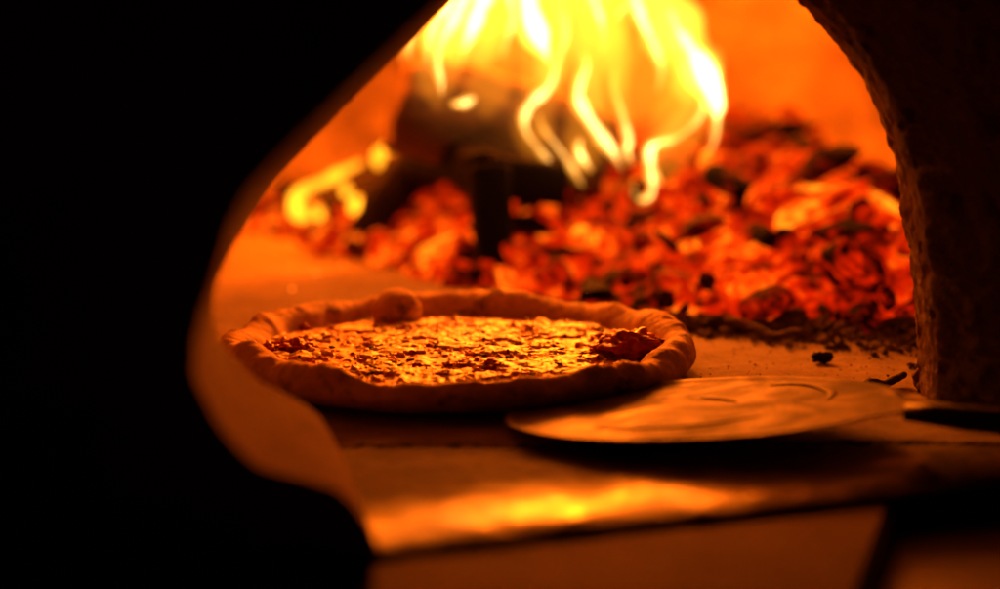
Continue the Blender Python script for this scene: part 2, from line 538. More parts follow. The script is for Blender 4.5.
# landing shelf that sticks out under the mouth
def slab(name, poly, z1, z0, mat, parent=None, bev=0.004):
    bm = bmesh.new()
    vs = [bm.verts.new((x, y, z0)) for x, y in poly]
    f = bm.faces.new(vs)
    r = bmesh.ops.extrude_face_region(bm, geom=[f])
    for v in [g for g in r['geom'] if isinstance(g, bmesh.types.BMVert)]: v.co.z = z1
    bmesh.ops.recalc_face_normals(bm, faces=bm.faces)
    bmesh.ops.bevel(bm, geom=list(bm.edges), offset=bev, segments=3, affect='EDGES')
    me = bpy.data.meshes.new(name)
    bm.to_mesh(me); bm.free()
    me.polygons.foreach_set("use_smooth", [False] * len(me.polygons))
    me.materials.append(mat)
    o = bpy.data.objects.new(name, me)
    COL.objects.link(o)
    if parent:
        o.parent = parent
        o.matrix_parent_inverse = Matrix.Translation(parent.location).inverted()
    return o
slab("landing_shelf", [(-0.062, 0.881), (0.200, 0.986), (0.112, 0.68), (-0.045, 0.68)], -0.008, -0.024, M_shelf, oven)
ct = slab("counter", [(-1.4, 0.02), (1.6, 0.02), (1.6, 2.6), (-1.4, 2.6)], -0.022, -0.08, M_counter)
tag(ct, "dark stone counter the oven stands on", "counter", kind="structure")

# ------------------------------------------------------------------ pizza
PC = Vector((-0.0285, 1.292, 0.0015))
pizza = empty("pizza", PC)
tag(pizza, "round pizza with puffed crust, melted cheese and tomato on the hearth floor", "pizza")
NTH, NS = 640, 60
V = []
bub = [(random.uniform(0, 2 * math.pi), random.uniform(0.05, 0.16), random.uniform(0.15, 0.6)) for _ in range(26)]
def crust_h(th):
    c, s = math.cos(th), math.sin(th)
    n = mnoise.fractal(Vector((c * 2.2, s * 2.2, 3.1)), 1.0, 2.0, 4)
    h = (0.0255 + 0.0065 * n) * (1 - 0.2 * max(0.0, -s - 0.25) / 0.75)
    for b, w, a in bub:
        d = (th - b + math.pi) % (2 * math.pi) - math.pi
        h += 0.0045 * a * math.exp(-(d / w) ** 2)
    return h
for i in range(NTH):
    th = 2 * math.pi * i / NTH
    c, s = math.cos(th), math.sin(th)
    Ro = 0.158 + 0.004 * mnoise.fractal(Vector((c * 1.7, s * 1.7, 8.0)), 1.0, 2.0, 3)
    h = crust_h(th)
    w = 0.0135 + 0.003 * mnoise.fractal(Vector((c * 2.4, s * 2.4, 5.5)), 1.0, 2.0, 3)
    sec = spline([(0.0, 0.001, 0), (Ro - 0.05, 0.0008, 0), (Ro - 0.016, 0.001, 0), (Ro - 0.005, 0.0042, 0), (Ro, 0.0105, 0), (Ro - 0.003, h * 0.8, 0), (Ro - w * 0.75, h, 0),
                  (Ro - w * 1.6, h * 0.80, 0), (Ro - w * 2.05, 0.0105, 0), (Ro - w * 2.6, 0.0085, 0), (Ro - 0.07, 0.007, 0), (0.0, 0.007, 0)], 200)
    # denser samples on the rim
    d = np.concatenate([[0], np.cumsum(np.linalg.norm(np.diff(sec[:, :2], axis=0), axis=1))])
    key = np.concatenate([np.linspace(0, d[-1] * 0.30, 5)[:-1], np.linspace(d[-1] * 0.30, d[-1] * 0.72, NS - 8), np.linspace(d[-1] * 0.72, d[-1], 5)[1:]])
    rr, zz = np.interp(key, d, sec[:, 0]), np.interp(key, d, sec[:, 1])
    for r, z in zip(rr, zz):
        p = Vector((c * r, s * r, z))
        if r > 0.09 and z > 0.002:
            n1 = mnoise.fractal(p * 42, 1.0, 2.0, 4)
            n2 = mnoise.fractal(p * 320, 1.0, 2.0, 3)
            k = 1 + (0.0022 * n1 + 0.0010 * n2) / 0.02
            k2 = min(1.0, (z - 0.002) / 0.01)
            p.z = z * (1 + (k - 1) * 0.8 * k2)
            p.x += c * (0.0013 * n1) * k2
            p.y += s * (0.0013 * n1) * k2
        V.append(PC + p)
cr = fix_normals(mesh_obj("crust", V, grid_faces(NTH, NS, wrap_u=True), M_crust, pizza))

# topping sheet: cheese islands in tomato sauce, real relief
NG = 400
ax = np.linspace(-0.1455, 0.1455, NG)
X, Y = np.meshgrid(ax, ax, indexing='ij')
RR = np.sqrt(X * X + Y * Y)
cheese = fbm(X * 42, Y * 42, 0, 4, 21)
grit = fbm(X * 290, Y * 290, 0, 3, 31)
fleck = vnoise(X * 330, Y * 330, 0, 41)
red = fbm(X * 40 + 7, Y * 40, 0, 3, 51)
mask = sstep(0.445, 0.52, cheese + (grit - 0.5) * 0.40 - 0.16 * sstep(0.10, 0.142, RR) - 0.10 * sstep(-0.04, -0.11, X) + 0.03)
Z = 0.0118 + 0.0040 * sstep(0.13, 0.03, RR) + mask * 0.0018 + (grit - 0.5) * 0.0015 * (0.4 + mask * 0.6) + (fbm(X * 90, Y * 90, 0, 2, 61) - 0.5) * 0.0035
Z += np.where(fleck > 0.86, 0.0007, 0)
Z -= sstep(0.130, 0.146, RR) * 0.002
C = np.zeros((NG, NG, 4)); C[..., 3] = 1
ch = np.stack([0.90 - 0.1 * grit, 0.72 - 0.2 * grit, 0.36 - 0.15 * grit], -1)
sc_ = np.stack([0.55 + 0.2 * grit, 0.05 + 0.08 * grit, 0.01 + 0.01 * grit], -1)
col = sc_ + (ch - sc_) * mask[..., None]
dark = sstep(0.87, 0.93, fleck)[..., None]
col = col * (1 - dark) + np.array([0.07, 0.035, 0.015]) * dark
brn = sstep(0.62, 0.74, red)[..., None] * 0.7
col = col * (1 - brn) + np.array([0.30, 0.05, 0.015]) * brn
C[..., :3] = col
keep = RR < 0.1435 + 0.003 * np.sin(np.arctan2(Y, X) * 5)
idx = -np.ones((NG, NG), int)
idx[keep] = np.arange(keep.sum())
V = np.stack([X[keep] + PC.x, Y[keep] + PC.y, Z[keep] + PC.z], -1)
q = keep[:-1, :-1] & keep[1:, :-1] & keep[1:, 1:] & keep[:-1, 1:]
F = np.stack([idx[:-1, :-1][q], idx[1:, :-1][q], idx[1:, 1:][q], idx[:-1, 1:][q]], -1)
top = mesh_obj("topping", V.tolist(), F.tolist(), M_top, pizza)
ca = top.data.color_attributes.new("topping_colour", 'FLOAT_COLOR', 'POINT')
ca.data.foreach_set("color", C[keep].ravel().astype(np.float32))

def blob_mesh(name, r, squash=(1, 1, 1), amp=0.25, freq=1.6, sub=3, seed=0, facet=0.0):
    bm = bmesh.new()
    bmesh.ops.create_icosphere(bm, subdivisions=sub, radius=1.0)
    rnd = random.Random(seed)
    planes = []
    for _ in range(int(facet)):
        n = Vector((rnd.gauss(0, 1), rnd.gauss(0, 1), rnd.gauss(0, 1))).normalized()
        planes.append((n, rnd.uniform(0.45, 0.8)))
    for v in bm.verts:
        p = v.co.copy()
        for n, d in planes:
            k = p.dot(n)
            if k > d: p -= n * (k - d) * 0.92
        nz = mnoise.fractal(v.co * freq + Vector((seed * 3.7, seed * 1.3, seed)), 1.0, 2.0, 4)
        p *= 1 + amp * nz
        v.co = Vector((p.x * squash[0], p.y * squash[1], p.z * squash[2])) * r
    me = bpy.data.meshes.new(name)
    bm.to_mesh(me); bm.free()
    me.polygons.foreach_set("use_smooth", [True] * len(me.polygons))
    return me
def place(name, me, loc, parent=None, rot=(0, 0, 0), scale=(1, 1, 1), mat=None):
    if mat and not me.materials: me.materials.append(mat)
    o = bpy.data.objects.new(name, me)
    COL.objects.link(o)
    o.location = Vector(loc) - (parent.location if parent else Vector())
    o.rotation_euler = rot
    o.scale = scale
    if parent: o.parent = parent
    return o
bmesh_ = blob_mesh("dough_bubble", 0.0172, (1.03, 1, 0.95), 0.06, 1.4, 4, 3)
place("dough_bubble", bmesh_, (-0.073, PC.y + 0.106, 0.0215), pizza, mat=M_crust)
tm = [blob_mesh("tomato_chunk", 0.007, (1.1, 1, 0.62), 0.5, 2.3, 4, k + 10) for k in range(3)]
for (px, py, s) in [(630, 351, 2.5), (606, 349, 1.5), (650, 346, 1.5), (640, 338, 1.3), (618, 336, 1.1), (600, 338, 0.9), (491, 366, 1.0), (296, 347, 1.25), (284, 343, 0.9),
                    (268, 347, 0.9), (305, 338, 0.7), (512, 327, 0.8), (528, 330, 0.9), (534, 353, 0.7), (408, 328, 0.8), (462, 354, 0.6), (576, 330, 0.8), (392, 342, 0.6), (556, 344, 0.6), (330, 336, 0.6)]:
    p = on(px, py, 0.0165)
    place("tomato_chunk", random.choice(tm), (p.x, p.y, 0.0135 + 0.002 * s), pizza, (0, 0, random.uniform(0, 6)), (s, s, s), M_tomato)
for k in range(46):
    a, r = random.uniform(0, 6.283), 0.136 * math.sqrt(random.random())
    s = random.uniform(0.28, 0.62)
    place("tomato_chunk", random.choice(tm), (PC.x + r * math.cos(a), PC.y + r * math.sin(a), 0.0150 + 0.002 * (1 - r / 0.14)), pizza, (0, 0, random.uniform(0, 6)), (s, s, s), M_tomato)
hb = [blob_mesh("herb_flake", 0.0022, (1.5, 0.8, 0.25), 0.3, 1.5, 2, k + 40) for k in range(2)]
for k in range(34):
    a, r = random.uniform(0, 6.283), 0.115 * math.sqrt(random.random())
    place("herb_flake", random.choice(hb), (PC.x + r * math.cos(a), PC.y + r * math.sin(a), 0.0178), pizza, (random.uniform(-.5, .5), random.uniform(-.5, .5), random.uniform(0, 6)), mat=M_herb)

# ------------------------------------------------------------------ peel: round metal blade, dark handle running off to the right
BC, BR = Vector((0.116, 1.116, 0.0)), 0.1135
peel = empty("pizza_peel", (BC.x, BC.y, 0.002))
tag(peel, "round metal pizza peel with dark handle, its blade slid against the crust", "pizza peel")
def blade_z(x): return 0.0042 + 0.0150 * max(0, (x - (BC.x - BR)) / (2 * BR))
V, F = [], []
NRB = 24
for lvl in (0.0008, -0.0008):
    for j in range(NRB + 1):
        s = j / NRB
        for k in range(160):
            th = 2 * math.pi * k / 160
            rr = BR * s
            # shoulder that draws out into the handle socket
            a = (th + 0.40 + math.pi) % (2 * math.pi) - math.pi
            if s > 0.8: rr += (s - 0.8) / 0.2 * 0.035 * max(0.0, 1 - abs(a) / 0.32) ** 1.5
            x, y = BC.x + rr * math.cos(th), BC.y + 0.69 * rr * math.sin(th)
            e = lvl * (1 if s < 0.985 else 0.5)
            V.append((x, y, blade_z(x) + e + 0.0018 * max(0, (s - 0.9) / 0.1) ** 2))
n1 = (NRB + 1) * 160
for lv in range(2):
    F += grid_faces(NRB + 1, 160, wrap_v=True, off=lv * n1)
F += [(NRB * 160 + k, NRB * 160 + (k + 1) % 160, n1 + NRB * 160 + (k + 1) % 160, n1 + NRB * 160 + k) for k in range(160)]
fix_normals(mesh_obj("blade", V, F, M_metal, peel))
hp = [(0.222, 1.074, 0.0195), (0.245, 1.066, 0.0190), (0.27, 1.060, 0.0175), (0.36, 1.042, 0.0160), (0.60, 0.99, 0.0155), (0.86, 0.93, 0.0155)]
hs = spline([(*p, r) for p, r in zip(hp, (0.006, 0.0085, 0.0095, 0.0095, 0.010, 0.011))], 40)
V, F = tube_geo(hs[:, :3], hs[:, 3], 18, 0.75)
fix_normals(mesh_obj("handle", V, F, M_handle, peel))
# scorch streaks on the blade
for pts in ([(770, 388), (795, 388), (818, 392), (832, 399), (828, 405)], [(700, 395), (722, 398), (737, 402)], [(596, 418), (640, 421), (700, 421), (760, 417)]):
    ctr = []
    for px, py in pts:
        p = on(px, py, 0.014)
        ctr.append((p.x, p.y, blade_z(p.x) + 0.0012, 0.0022))
    c = spline(ctr, 24)
    rad = 0.0036 * np.sin(np.linspace(0.15, math.pi - 0.1, 24)) + 0.0004
    V, F = tube_geo(c[:, :3], rad, 10, 0.16)
    fix_normals(mesh_obj("scorch_mark", V, F, M_scorch, peel))

# ------------------------------------------------------------------ ember heap
FRONT = [on(255, 238), on(300, 250), on(370, 268), on(440, 287), on(520, 303), on(610, 318), on(700, 330), on(800, 333), on(915, 337), on(1060, 350)]
FX, FY = [p.x for p in FRONT], [p.y for p in FRONT]
def front_y(x): return np.interp(x, FX, FY)
def amp(x): return np.interp(x, [-0.30, -0.17, -0.06, 0.06, 0.14, 0.25, 0.31, 0.37, 0.43, 0.52], [0.002, 0.012, 0.045, 0.062, 0.082, 0.112, 0.104, 0.055, 0.025, 0.008])
def heap(x, y):
    d = np.asarray(y) - front_y(x)
    return amp(x) * (1 - np.exp(-np.maximum(d, 0) / 0.24))
gx, gy = np.linspace(-0.31, 0.5, 190), np.linspace(1.45, 2.36, 210)
X, Y = np.meshgrid(gx, gy, indexing='ij')
D = Y - front_y(X)
Z = heap(X, Y) - 0.006 + (fbm(X * 45, Y * 45, 0, 4, 71) - 0.35) * 0.03 * sstep(0, 0.06, D) - 0.01 * sstep(0.0, -0.03, D)
V = np.stack([X, Y, Z], -1).reshape(-1, 3)
bed = mesh_obj("ember_bed", V.tolist(), grid_faces(len(gx), len(gy)), M_bed)
tag(bed, "bed of small glowing embers and ash under the larger charcoal", "embers", kind="stuff")

chunk = []
for k in range(9):
    sq = [(1.5, 0.8, 0.7), (1.0, 0.9, 0.8), (2.0, 0.7, 0.6), (1.2, 1.0, 0.55), (0.9, 0.8, 1.1), (2.5, 0.6, 0.6), (1.3, 0.7, 0.9), (1.7, 1.0, 0.5), (1.1, 1.1, 0.9)][k]
    chunk.append(blob_mesh("ember", 1.0, sq, 0.13, 1.7, 3, k + 80, facet=13))
def chunk_copy(k, mat):
    key = (k, mat.name)
    if key not in CH:
        me = chunk[k].copy()
        me.materials.append(mat)
        CH[key] = me
    return CH[key]
CH = {}
pts = []
tries = 0
rnd = random.Random(5)
while len(pts) < 262 and tries < 30000:
    tries += 1
    x = rnd.uniform(-0.26, 0.43)
    fy = float(front_y(x))
    d = rnd.random() ** 1.25 * 0.62
    y = fy + 0.012 + d
    if y > 2.25 or ((x - DC.x) / DRX) ** 2 + ((y - DC.y) / DRY) ** 2 > 0.88: continue
    if x < -0.05 and d > 0.30: continue
    r = rnd.choice((0.008, 0.010, 0.012, 0.014, 0.017, 0.022, 0.026))
    if any((x - a) ** 2 + (y - b) ** 2 < (0.75 * (r + c)) ** 2 for a, b, c in pts): continue
    pts.append((x, y, r))
SHAPE = ["long", "blocky", "stick-shaped", "flat", "upright", "thin", "blocky", "flat", "squat"]
LOOK = {"bright": "bright orange glowing", "red": "deep red glowing", "dark": "nearly black", "edge": "dull ashy"}
def ember_label(k, look, x, d):
    if x < 0.02:
        where = "between the grate legs" if x > -0.13 and d < 0.2 else ("left of the grate legs" if x <= -0.13 else "behind the near grate leg")
    elif look == "edge":
        where = "at the heap's front edge " + ("by the right jamb" if x > 0.24 else "behind the crust")
    elif x > 0.27: where = "beside the right jamb, " + ("low in the heap" if d < 0.22 else "high in the heap")
    elif d < 0.17: where = "low in the heap behind the pizza"
    elif d > 0.36: where = "high at the back of the heap"
    else: where = "midway up the heap " + ("below the flames" if x < 0.15 else "right of the flames")
    return "%s %s ember %s" % (SHAPE[k], LOOK[look], where)
for (x, y, r) in pts:
    d = y - float(front_y(x))
    u = rnd.random()
    side = "l" if x < 0.02 else "r"
    # hotter in the middle of the heap
    hot = math.exp(-((x - 0.16) / 0.16) ** 2 - ((d - 0.22) / 0.22) ** 2) if side == "r" else 0.75
    if d < 0.045 and side == "r":
        key, mat = "edge", (M_emb_dark if u < 0.7 else M_emb_red)
    elif u < 0.16 + 0.34 * hot:
        key, mat = "bright_" + side, (M_emb_hot if rnd.random() < (0.8 if side == "l" else 0.22) else M_emb_bright)
    elif u < 0.88:
        key, mat = "red_" + side, M_emb_red
    else:
        key, mat = "dark_" + side, M_emb_dark
    z = float(heap(x, y)) + r * 0.35 + rnd.uniform(-0.004, 0.008)
    kk = rnd.randrange(9)
    me = chunk_copy(kk, mat)
    o = bpy.data.objects.new("ember", me)
    COL.objects.link(o)
    o.location = (x, y, max(z, r * 0.4))
    o.rotation_euler = (rnd.uniform(-0.6, 0.6), rnd.uniform(-0.7, 0.7), rnd.uniform(0, 6.28))
    s = r * rnd.uniform(0.8, 1.1)
    o.scale = (s, s, s * rnd.uniform(0.8, 1.2))
    lab = ember_label(kk, key.split("_")[0], x, d)
    tag(o, lab, "ember", lab.replace(" ember ", " embers "))

# ash crumbs and cinders along the front right edge (nobody could count them)
bm = bmesh.new()
rr = random.Random(12)
def crumb(x, y, r, z=0.0):
    m = Matrix.Translation((x, y, z + r * 0.4)) @ Matrix.Rotation(rr.uniform(0, 6), 4, 'Z') @ Matrix.Rotation(rr.uniform(-.6, .6), 4, 'X') @ Matrix.Diagonal((r * rr.uniform(.8, 1.9), r * rr.uniform(.7, 1.1), r * rr.uniform(.5, .9), 1))
    g = bmesh.ops.create_icosphere(bm, subdivisions=2 if r > 0.0022 else 1, radius=1.0, matrix=m)
    for v in g['verts']:
        v.co += Vector((rr.gauss(0, 1), rr.gauss(0, 1), rr.gauss(0, 1))) * r * 0.26
for _ in range(2800):
    x = rr.uniform(-0.02, 0.36)
    wgt = np.interp(x, [-0.02, 0.1, 0.2, 0.3, 0.36], [0.12, 0.35, 0.75, 1, 1])
    if rr.random() > wgt: continue
    off = abs(rr.gauss(0, 1)) * np.interp(x, [0, 0.2, 0.3], [0.012, 0.030, 0.06])
    y = float(front_y(x)) + 0.02 - off
    if x > 0.25 and y < 1.235: continue
    r = rr.choice((0.0008, 0.0010, 0.0012, 0.0016, 0.0016, 0.0022, 0.003, 0.0045)) * (1 if off < 0.03 else 0.55)
    crumb(x, y, r, max(0, float(heap(x, y)) * 0.6))
for _ in range(500):
    x, y = rr.uniform(0.10, 0.33), rr.uniform(1.2, 1.56)
    if x > 0.245 and y < 1.24: continue
    crumb(x, y, rr.choice((0.0003, 0.0004, 0.0005, 0.0007)))
me = bpy.data.meshes.new("ash_crumbs")
bm.to_mesh(me); bm.free()
me.materials.append(M_ash)
o = bpy.data.objects.new("ash_crumbs", me); COL.objects.link(o)
tag(o, "ash and cinder crumbs scattered in front of the ember heap", "ash", kind="stuff")

# bigger ashy clumps near the right jamb
cl = [blob_mesh("ash_clump", 1.0, (1.3, 1, 0.75), 0.4, 2.2, 4, k + 120) for k in range(4)]
for c_ in cl: c_.materials.append(M_ash)
for (px, py, r, lab) in [(862, 306, 0.016, "long ashy clump at the heap's front edge near the right jamb"), (886, 312, 0.013, "rough ashy clump touching the inner edge of the right jamb"),
                         (838, 300, 0.014, "flat ash-coated lump below the diagonal charred stick"), (796, 318, 0.011, "small ashy clump in front of the red embers"),
                         (903, 326, 0.010, "crumbly ash lump nearest the foot of the right jamb"), (716, 323, 0.009, "ashy lump just behind the right end of the crust"),
                         (757, 326, 0.008, "thin ashy lump at the heap edge behind the peel")]:
    p = on(px, py, r * 0.5)
    o = place("ash_clump", cl[rr.randrange(4)], (p.x, p.y, r * 0.45), rot=(0, 0, rr.uniform(0, 6)), scale=(r, r, r))
    tag(o, lab, "cinder", "ash clumps along the heap")
o = place("stone_lump", blob_mesh("stone_lump", 0.0105, (1.1, 1.0, 0.95), 0.3, 1.7, 4, 200), on(931, 379, 0.006), mat=M_lining)
tag(o, "pale rounded mortar lump at the foot of the right jamb", "stone lump")
# loose bits on the clean floor
o = place("charcoal_bit", blob_mesh("charcoal_bit", 0.0045, (1.5, 0.9, 0.8), 0.6, 2.2, 3, 210), on(822, 357, 0.003), mat=M_char)
tag(o, "small black charcoal bit alone on the bare hearth floor", "charcoal")
def stick(name, a, b, r0, r1, mat, seed, n=26, seg=14, rough=0.22, bend=0.0):
    a, b = Vector(a), Vector(b)
    P, rad = [], []
    for i in range(n):
        t = i / (n - 1)
        p = a.lerp(b, t)
        p += Vector((mnoise.noise(Vector((t * 2.5, seed, 0))), mnoise.noise(Vector((t * 2.5, seed, 5))), mnoise.noise(Vector((t * 2.5, seed, 9))))) * bend
        P.append(p); rad.append(r0 + (r1 - r0) * t)
    V, F = tube_geo(P, rad, seg)
    L_ = len(P)
    for i in range(L_):
        for k in range(seg):
            v = V[i * seg + k]
            nz = mnoise.fractal(Vector(v) * (0.9 / max(r0, 1e-4)) + Vector((seed, 0, 0)), 1.0, 2.0, 3)
            V[i * seg + k] = P[i] + (Vector(v) - P[i]) * (1 + rough * nz)
    o = fix_normals(mesh_obj(name, V, F, mat))
    return o
s = stick("twig", on(861, 390, 0.003), on(905, 376, 0.004), 0.0032, 0.0022, M_char, 3, bend=0.003)
tag(s, "short black charred twig lying before the right jamb", "twig")
s = stick("twig", on(726, 322, 0.006), on(800, 338, 0.004), 0.0042, 0.0025, M_ash, 6, bend=0.008, rough=0.35)
tag(s, "ash-grey splintered twig along the front of the heap", "twig")
s = stick("charred_stick", dp(797, 128, 2.10), dp(905, 250, 1.93), 0.013, 0.010, M_char, 9, bend=0.012)
tag(s, "long dark charred stick leaning on the heap's right slope", "stick")
s = stick("charred_stick", dp(548, 255, 1.72), dp(655, 262, 1.72), 0.011, 0.008, M_stickemb, 14, bend=0.012)
tag(s, "half-burnt dark stick lying across the embers below the flames", "stick")
s = stick("charred_stick", dp(640, 315, 1.58), dp(760, 300, 1.62), 0.008, 0.006, M_stickemb, 17, bend=0.012)
tag(s, "thin blackened stick low in the heap behind the crust", "stick")
spk = blob_mesh("spark", 0.0014, (1, 1, 0.7), 0.2, 1.5, 2, 5)
for (px, py, lab) in [(292, 289, "tiny glowing spark on the floor nearest the pizza's dough bubble side"), (316, 273, "tiny glowing spark on the floor behind the crust"), (343, 264, "tiny glowing spark beside the left grate leg"),
                      (371, 250, "tiny red spark at the foot of the left grate leg"), (508, 271, "tiny spark beside the near grate leg")]:
    p = on(px, py, 0.001)
    o = place("spark", spk, p, mat=M_spark)
    tag(o, lab, "spark", "sparks on the hearth floor")

# ------------------------------------------------------------------ iron log grate
gA = dp(420, 163, 1.92)            # top of the far left leg
fA = on(352, 248, 0.0)
gB = dp(488, 172, 1.70)            # top of the near leg
fB = on(497, 287, 0.0)
grate = empty("log_grate", ((fA.x + fB.x) / 2, (fA.y + fB.y) / 2, 0))
tag(grate, "black iron log grate on splayed legs standing over embers", "grate")
def bar(name, ctrl, r, flat=1.0, n=24, sq=True, r2=None):
    c = spline([(*p, 0) for p in ctrl], n)
    V, F = tube_geo(c[:, :3], list(np.linspace(r, r2 or r, n)), 20, flat, square=sq)
    return fix_normals(mesh_obj(name, V, F, M_iron, grate))
def mid(a, b, t): return Vector(a).lerp(Vector(b), t)
bar("leg", [fA, mid(fA, gA, 0.45) + Vector((-0.002, 0, 0)), gA], 0.0135, r2=0.0185)
bar("leg", [fB, mid(fB, gB, 0.5), gB], 0.0140, r2=0.0190)
back = Vector((0.035, 0.19, 0))
gC, fC = gB + back, fB + back
gD, fD = gA + back * 0.9, fA + back * 0.9
bar("leg", [fC, mid(fC, gC, 0.5), gC], 0.0125)
bar("leg", [fD, mid(fD, gD, 0.5), gD], 0.0125)
bar("arch_bar", [gA + Vector((-0.004, 0, -0.008)), mid(gA, gB, 0.3) + Vector((0, 0, 0.006)), mid(gA, gB, 0.7) + Vector((0, 0, 0.006)), gB + Vector((0.002, 0, -0.004))], 0.020)
bar("arch_bar", [gD, mid(gD, gC, 0.5) + Vector((0, 0, 0.004)), gC], 0.013)
bar("rail", [gB + Vector((-0.008, -0.004, 0.0)), gC + Vector((0.008, 0.004, 0))], 0.013)
bar("rail", [gA + Vector((-0.008, -0.004, 0)), gD + Vector((0.008, 0.004, 0))], 0.012)
bar("rail", [gB + Vector((-0.004, 0, -0.002)), dp(556, 184, 1.74)], 0.019)
bar("rail", [mid(gA, gB, 0.5) + Vector((-0.006, -0.003, 0.004)), mid(gD, gC, 0.5) + Vector((0.006, 0.003, 0.002))], 0.012)

# ------------------------------------------------------------------ logs
def log(name, a, b, r0, r1, seed, label, mat=M_wood, endmat=M_wood, n=60, seg=44):
    a, b = Vector(a), Vector(b)
    Lg = (b - a).length
    q = (b - a).to_track_quat('X', 'Z')
    rt = empty(name, a)
    V, rad = [], []
    for i in range(n):
        t = i / (n - 1)
        r = r0 + (r1 - r0) * t
        if t < 0.03: r *= 0.93 + 0.07 * t / 0.03
        for k in range(seg):
            th = 2 * math.pi * k / seg
            c, s_ = math.cos(th), math.sin(th)
            nz = mnoise.fractal(Vector((t * Lg * 9, c * 1.4 + seed, s_ * 1.4)), 1.0, 2.0, 4)
            gr = mnoise.noise(Vector((t * Lg * 12, c * 7 + seed, s_ * 7)))
            rr_ = r * (1 + 0.10 * nz + 0.05 * gr)
            V.append((t * Lg + 0.006 * mnoise.noise(Vector((c * 2, s_ * 2, seed + i // (n - 1)))), c * rr_, s_ * rr_))
    F = grid_faces(n, seg, wrap_v=True)
    V = [a + q @ Vector(v) for v in V]
    bark = fix_normals(mesh_obj("bark", V, F, mat, rt))
    for e, nm in ((0, "cut_end"), (n - 1, "cut_end")):
        base = [Vector(V[e * seg + k]) for k in range(seg)]
        c = sum(base, Vector()) / seg
        W_ = []
        for s_ in (1.0, 0.66, 0.33):
            for k, p in enumerate(base):
                w = c + (p - c) * s_
                w += (b - a).normalized() * 0.004 * mnoise.noise(w * 60) * (1 - s_ * 0.9)
                W_.append(w)
        W_.append(c)
        Fx = grid_faces(3, seg, wrap_v=True) + [(2 * seg + k, 2 * seg + (k + 1) % seg, 3 * seg) for k in range(seg)]
        fix_normals(mesh_obj(nm, W_, Fx, endmat, rt))
    tag(rt, label, "log")
    return rt
log("firewood_log", dp(398, 98, 1.80), dp(604, 158, 1.82), 0.053, 0.040, 2.0, "thick bark-covered log lying on the iron grate under the flames")
log("firewood_log", dp(598, 216, 1.86), dp(702, 143, 1.95), 0.017, 0.014, 5.0, "short charred log with a black end poking up through the flames", M_char)
log("firewood_log", dp(292, 218, 2.04), dp(392, 166, 2.12), 0.017, 0.016, 8.0, "burning branch far left behind the grate leg", M_char)

# ------------------------------------------------------------------ flames (glowing gas)
frnd = random.Random(3)
def tongue(parent, rows, Y, mat, name="flame_tongue", depth=1.0, seg=14, swell=1.0, white=True):
    """rows: picture column, picture row, half width in px, seen from the design distance Y; real thickness in depth"""
    wob = frnd.uniform(0, 20)
    ctrl = []
    for i, (px, py, hw) in enumerate(rows):
        y = Y + 0.018 * math.sin(wob + i * 0.9)
        p = dp(px, py, y)
        ctrl.append((p.x, p.y, p.z, hw * y / FPX * swell))
    n = max(14, len(rows) * 6)
    c = spline(ctrl, n)
    rad = np.maximum(c[:, 3], 0.0006)
    t = np.linspace(0, 1, n)
    rad = rad * np.minimum(1, (np.minimum(t, 1 - t) * n / 2.2 + 0.12))
    # the base of a lick is thin, the body swells and flickers
    rad = rad * np.clip(0.45 + t * 3.2, 0, 1) * (0.8 + 0.5 * vnoise(t * n * 0.28 + wob * 7, np.zeros(n), 0, 4))
    V, F = tube_geo(c[:, :3], rad, seg, depth, side=(0, 1, 0))
    if mat is M_fl_core and white:
        hot = rad * (0.62 - 0.25 * np.abs(2 * t - 0.9)) * np.clip((c[:, 3] - 0.0012) / 0.004, 0.25, 1)
        shift = np.array([[0.22 * r_, 0, 0] for r_ in rad])
        Vh, Fh = tube_geo(c[:, :3] + shift, hot, 10, depth, side=(0, 1, 0))
    body = fix_normals(mesh_obj(name, V, F, mat, parent))
    if mat is M_fl_core and white:
        h = fix_normals(mesh_obj("hot_core", Vh, Fh, M_fl_hot))
        h.parent = body
        h.matrix_parent_inverse = Matrix.Translation(parent.location).inverted() @ Matrix.Translation(parent.location)
    return body
YF = 1.715
fire = empty("flame", dp(560, 150, YF))
tag(fire, "tall yellow flames rising over the logs to the oven roof", "flame", "flames over the fire")
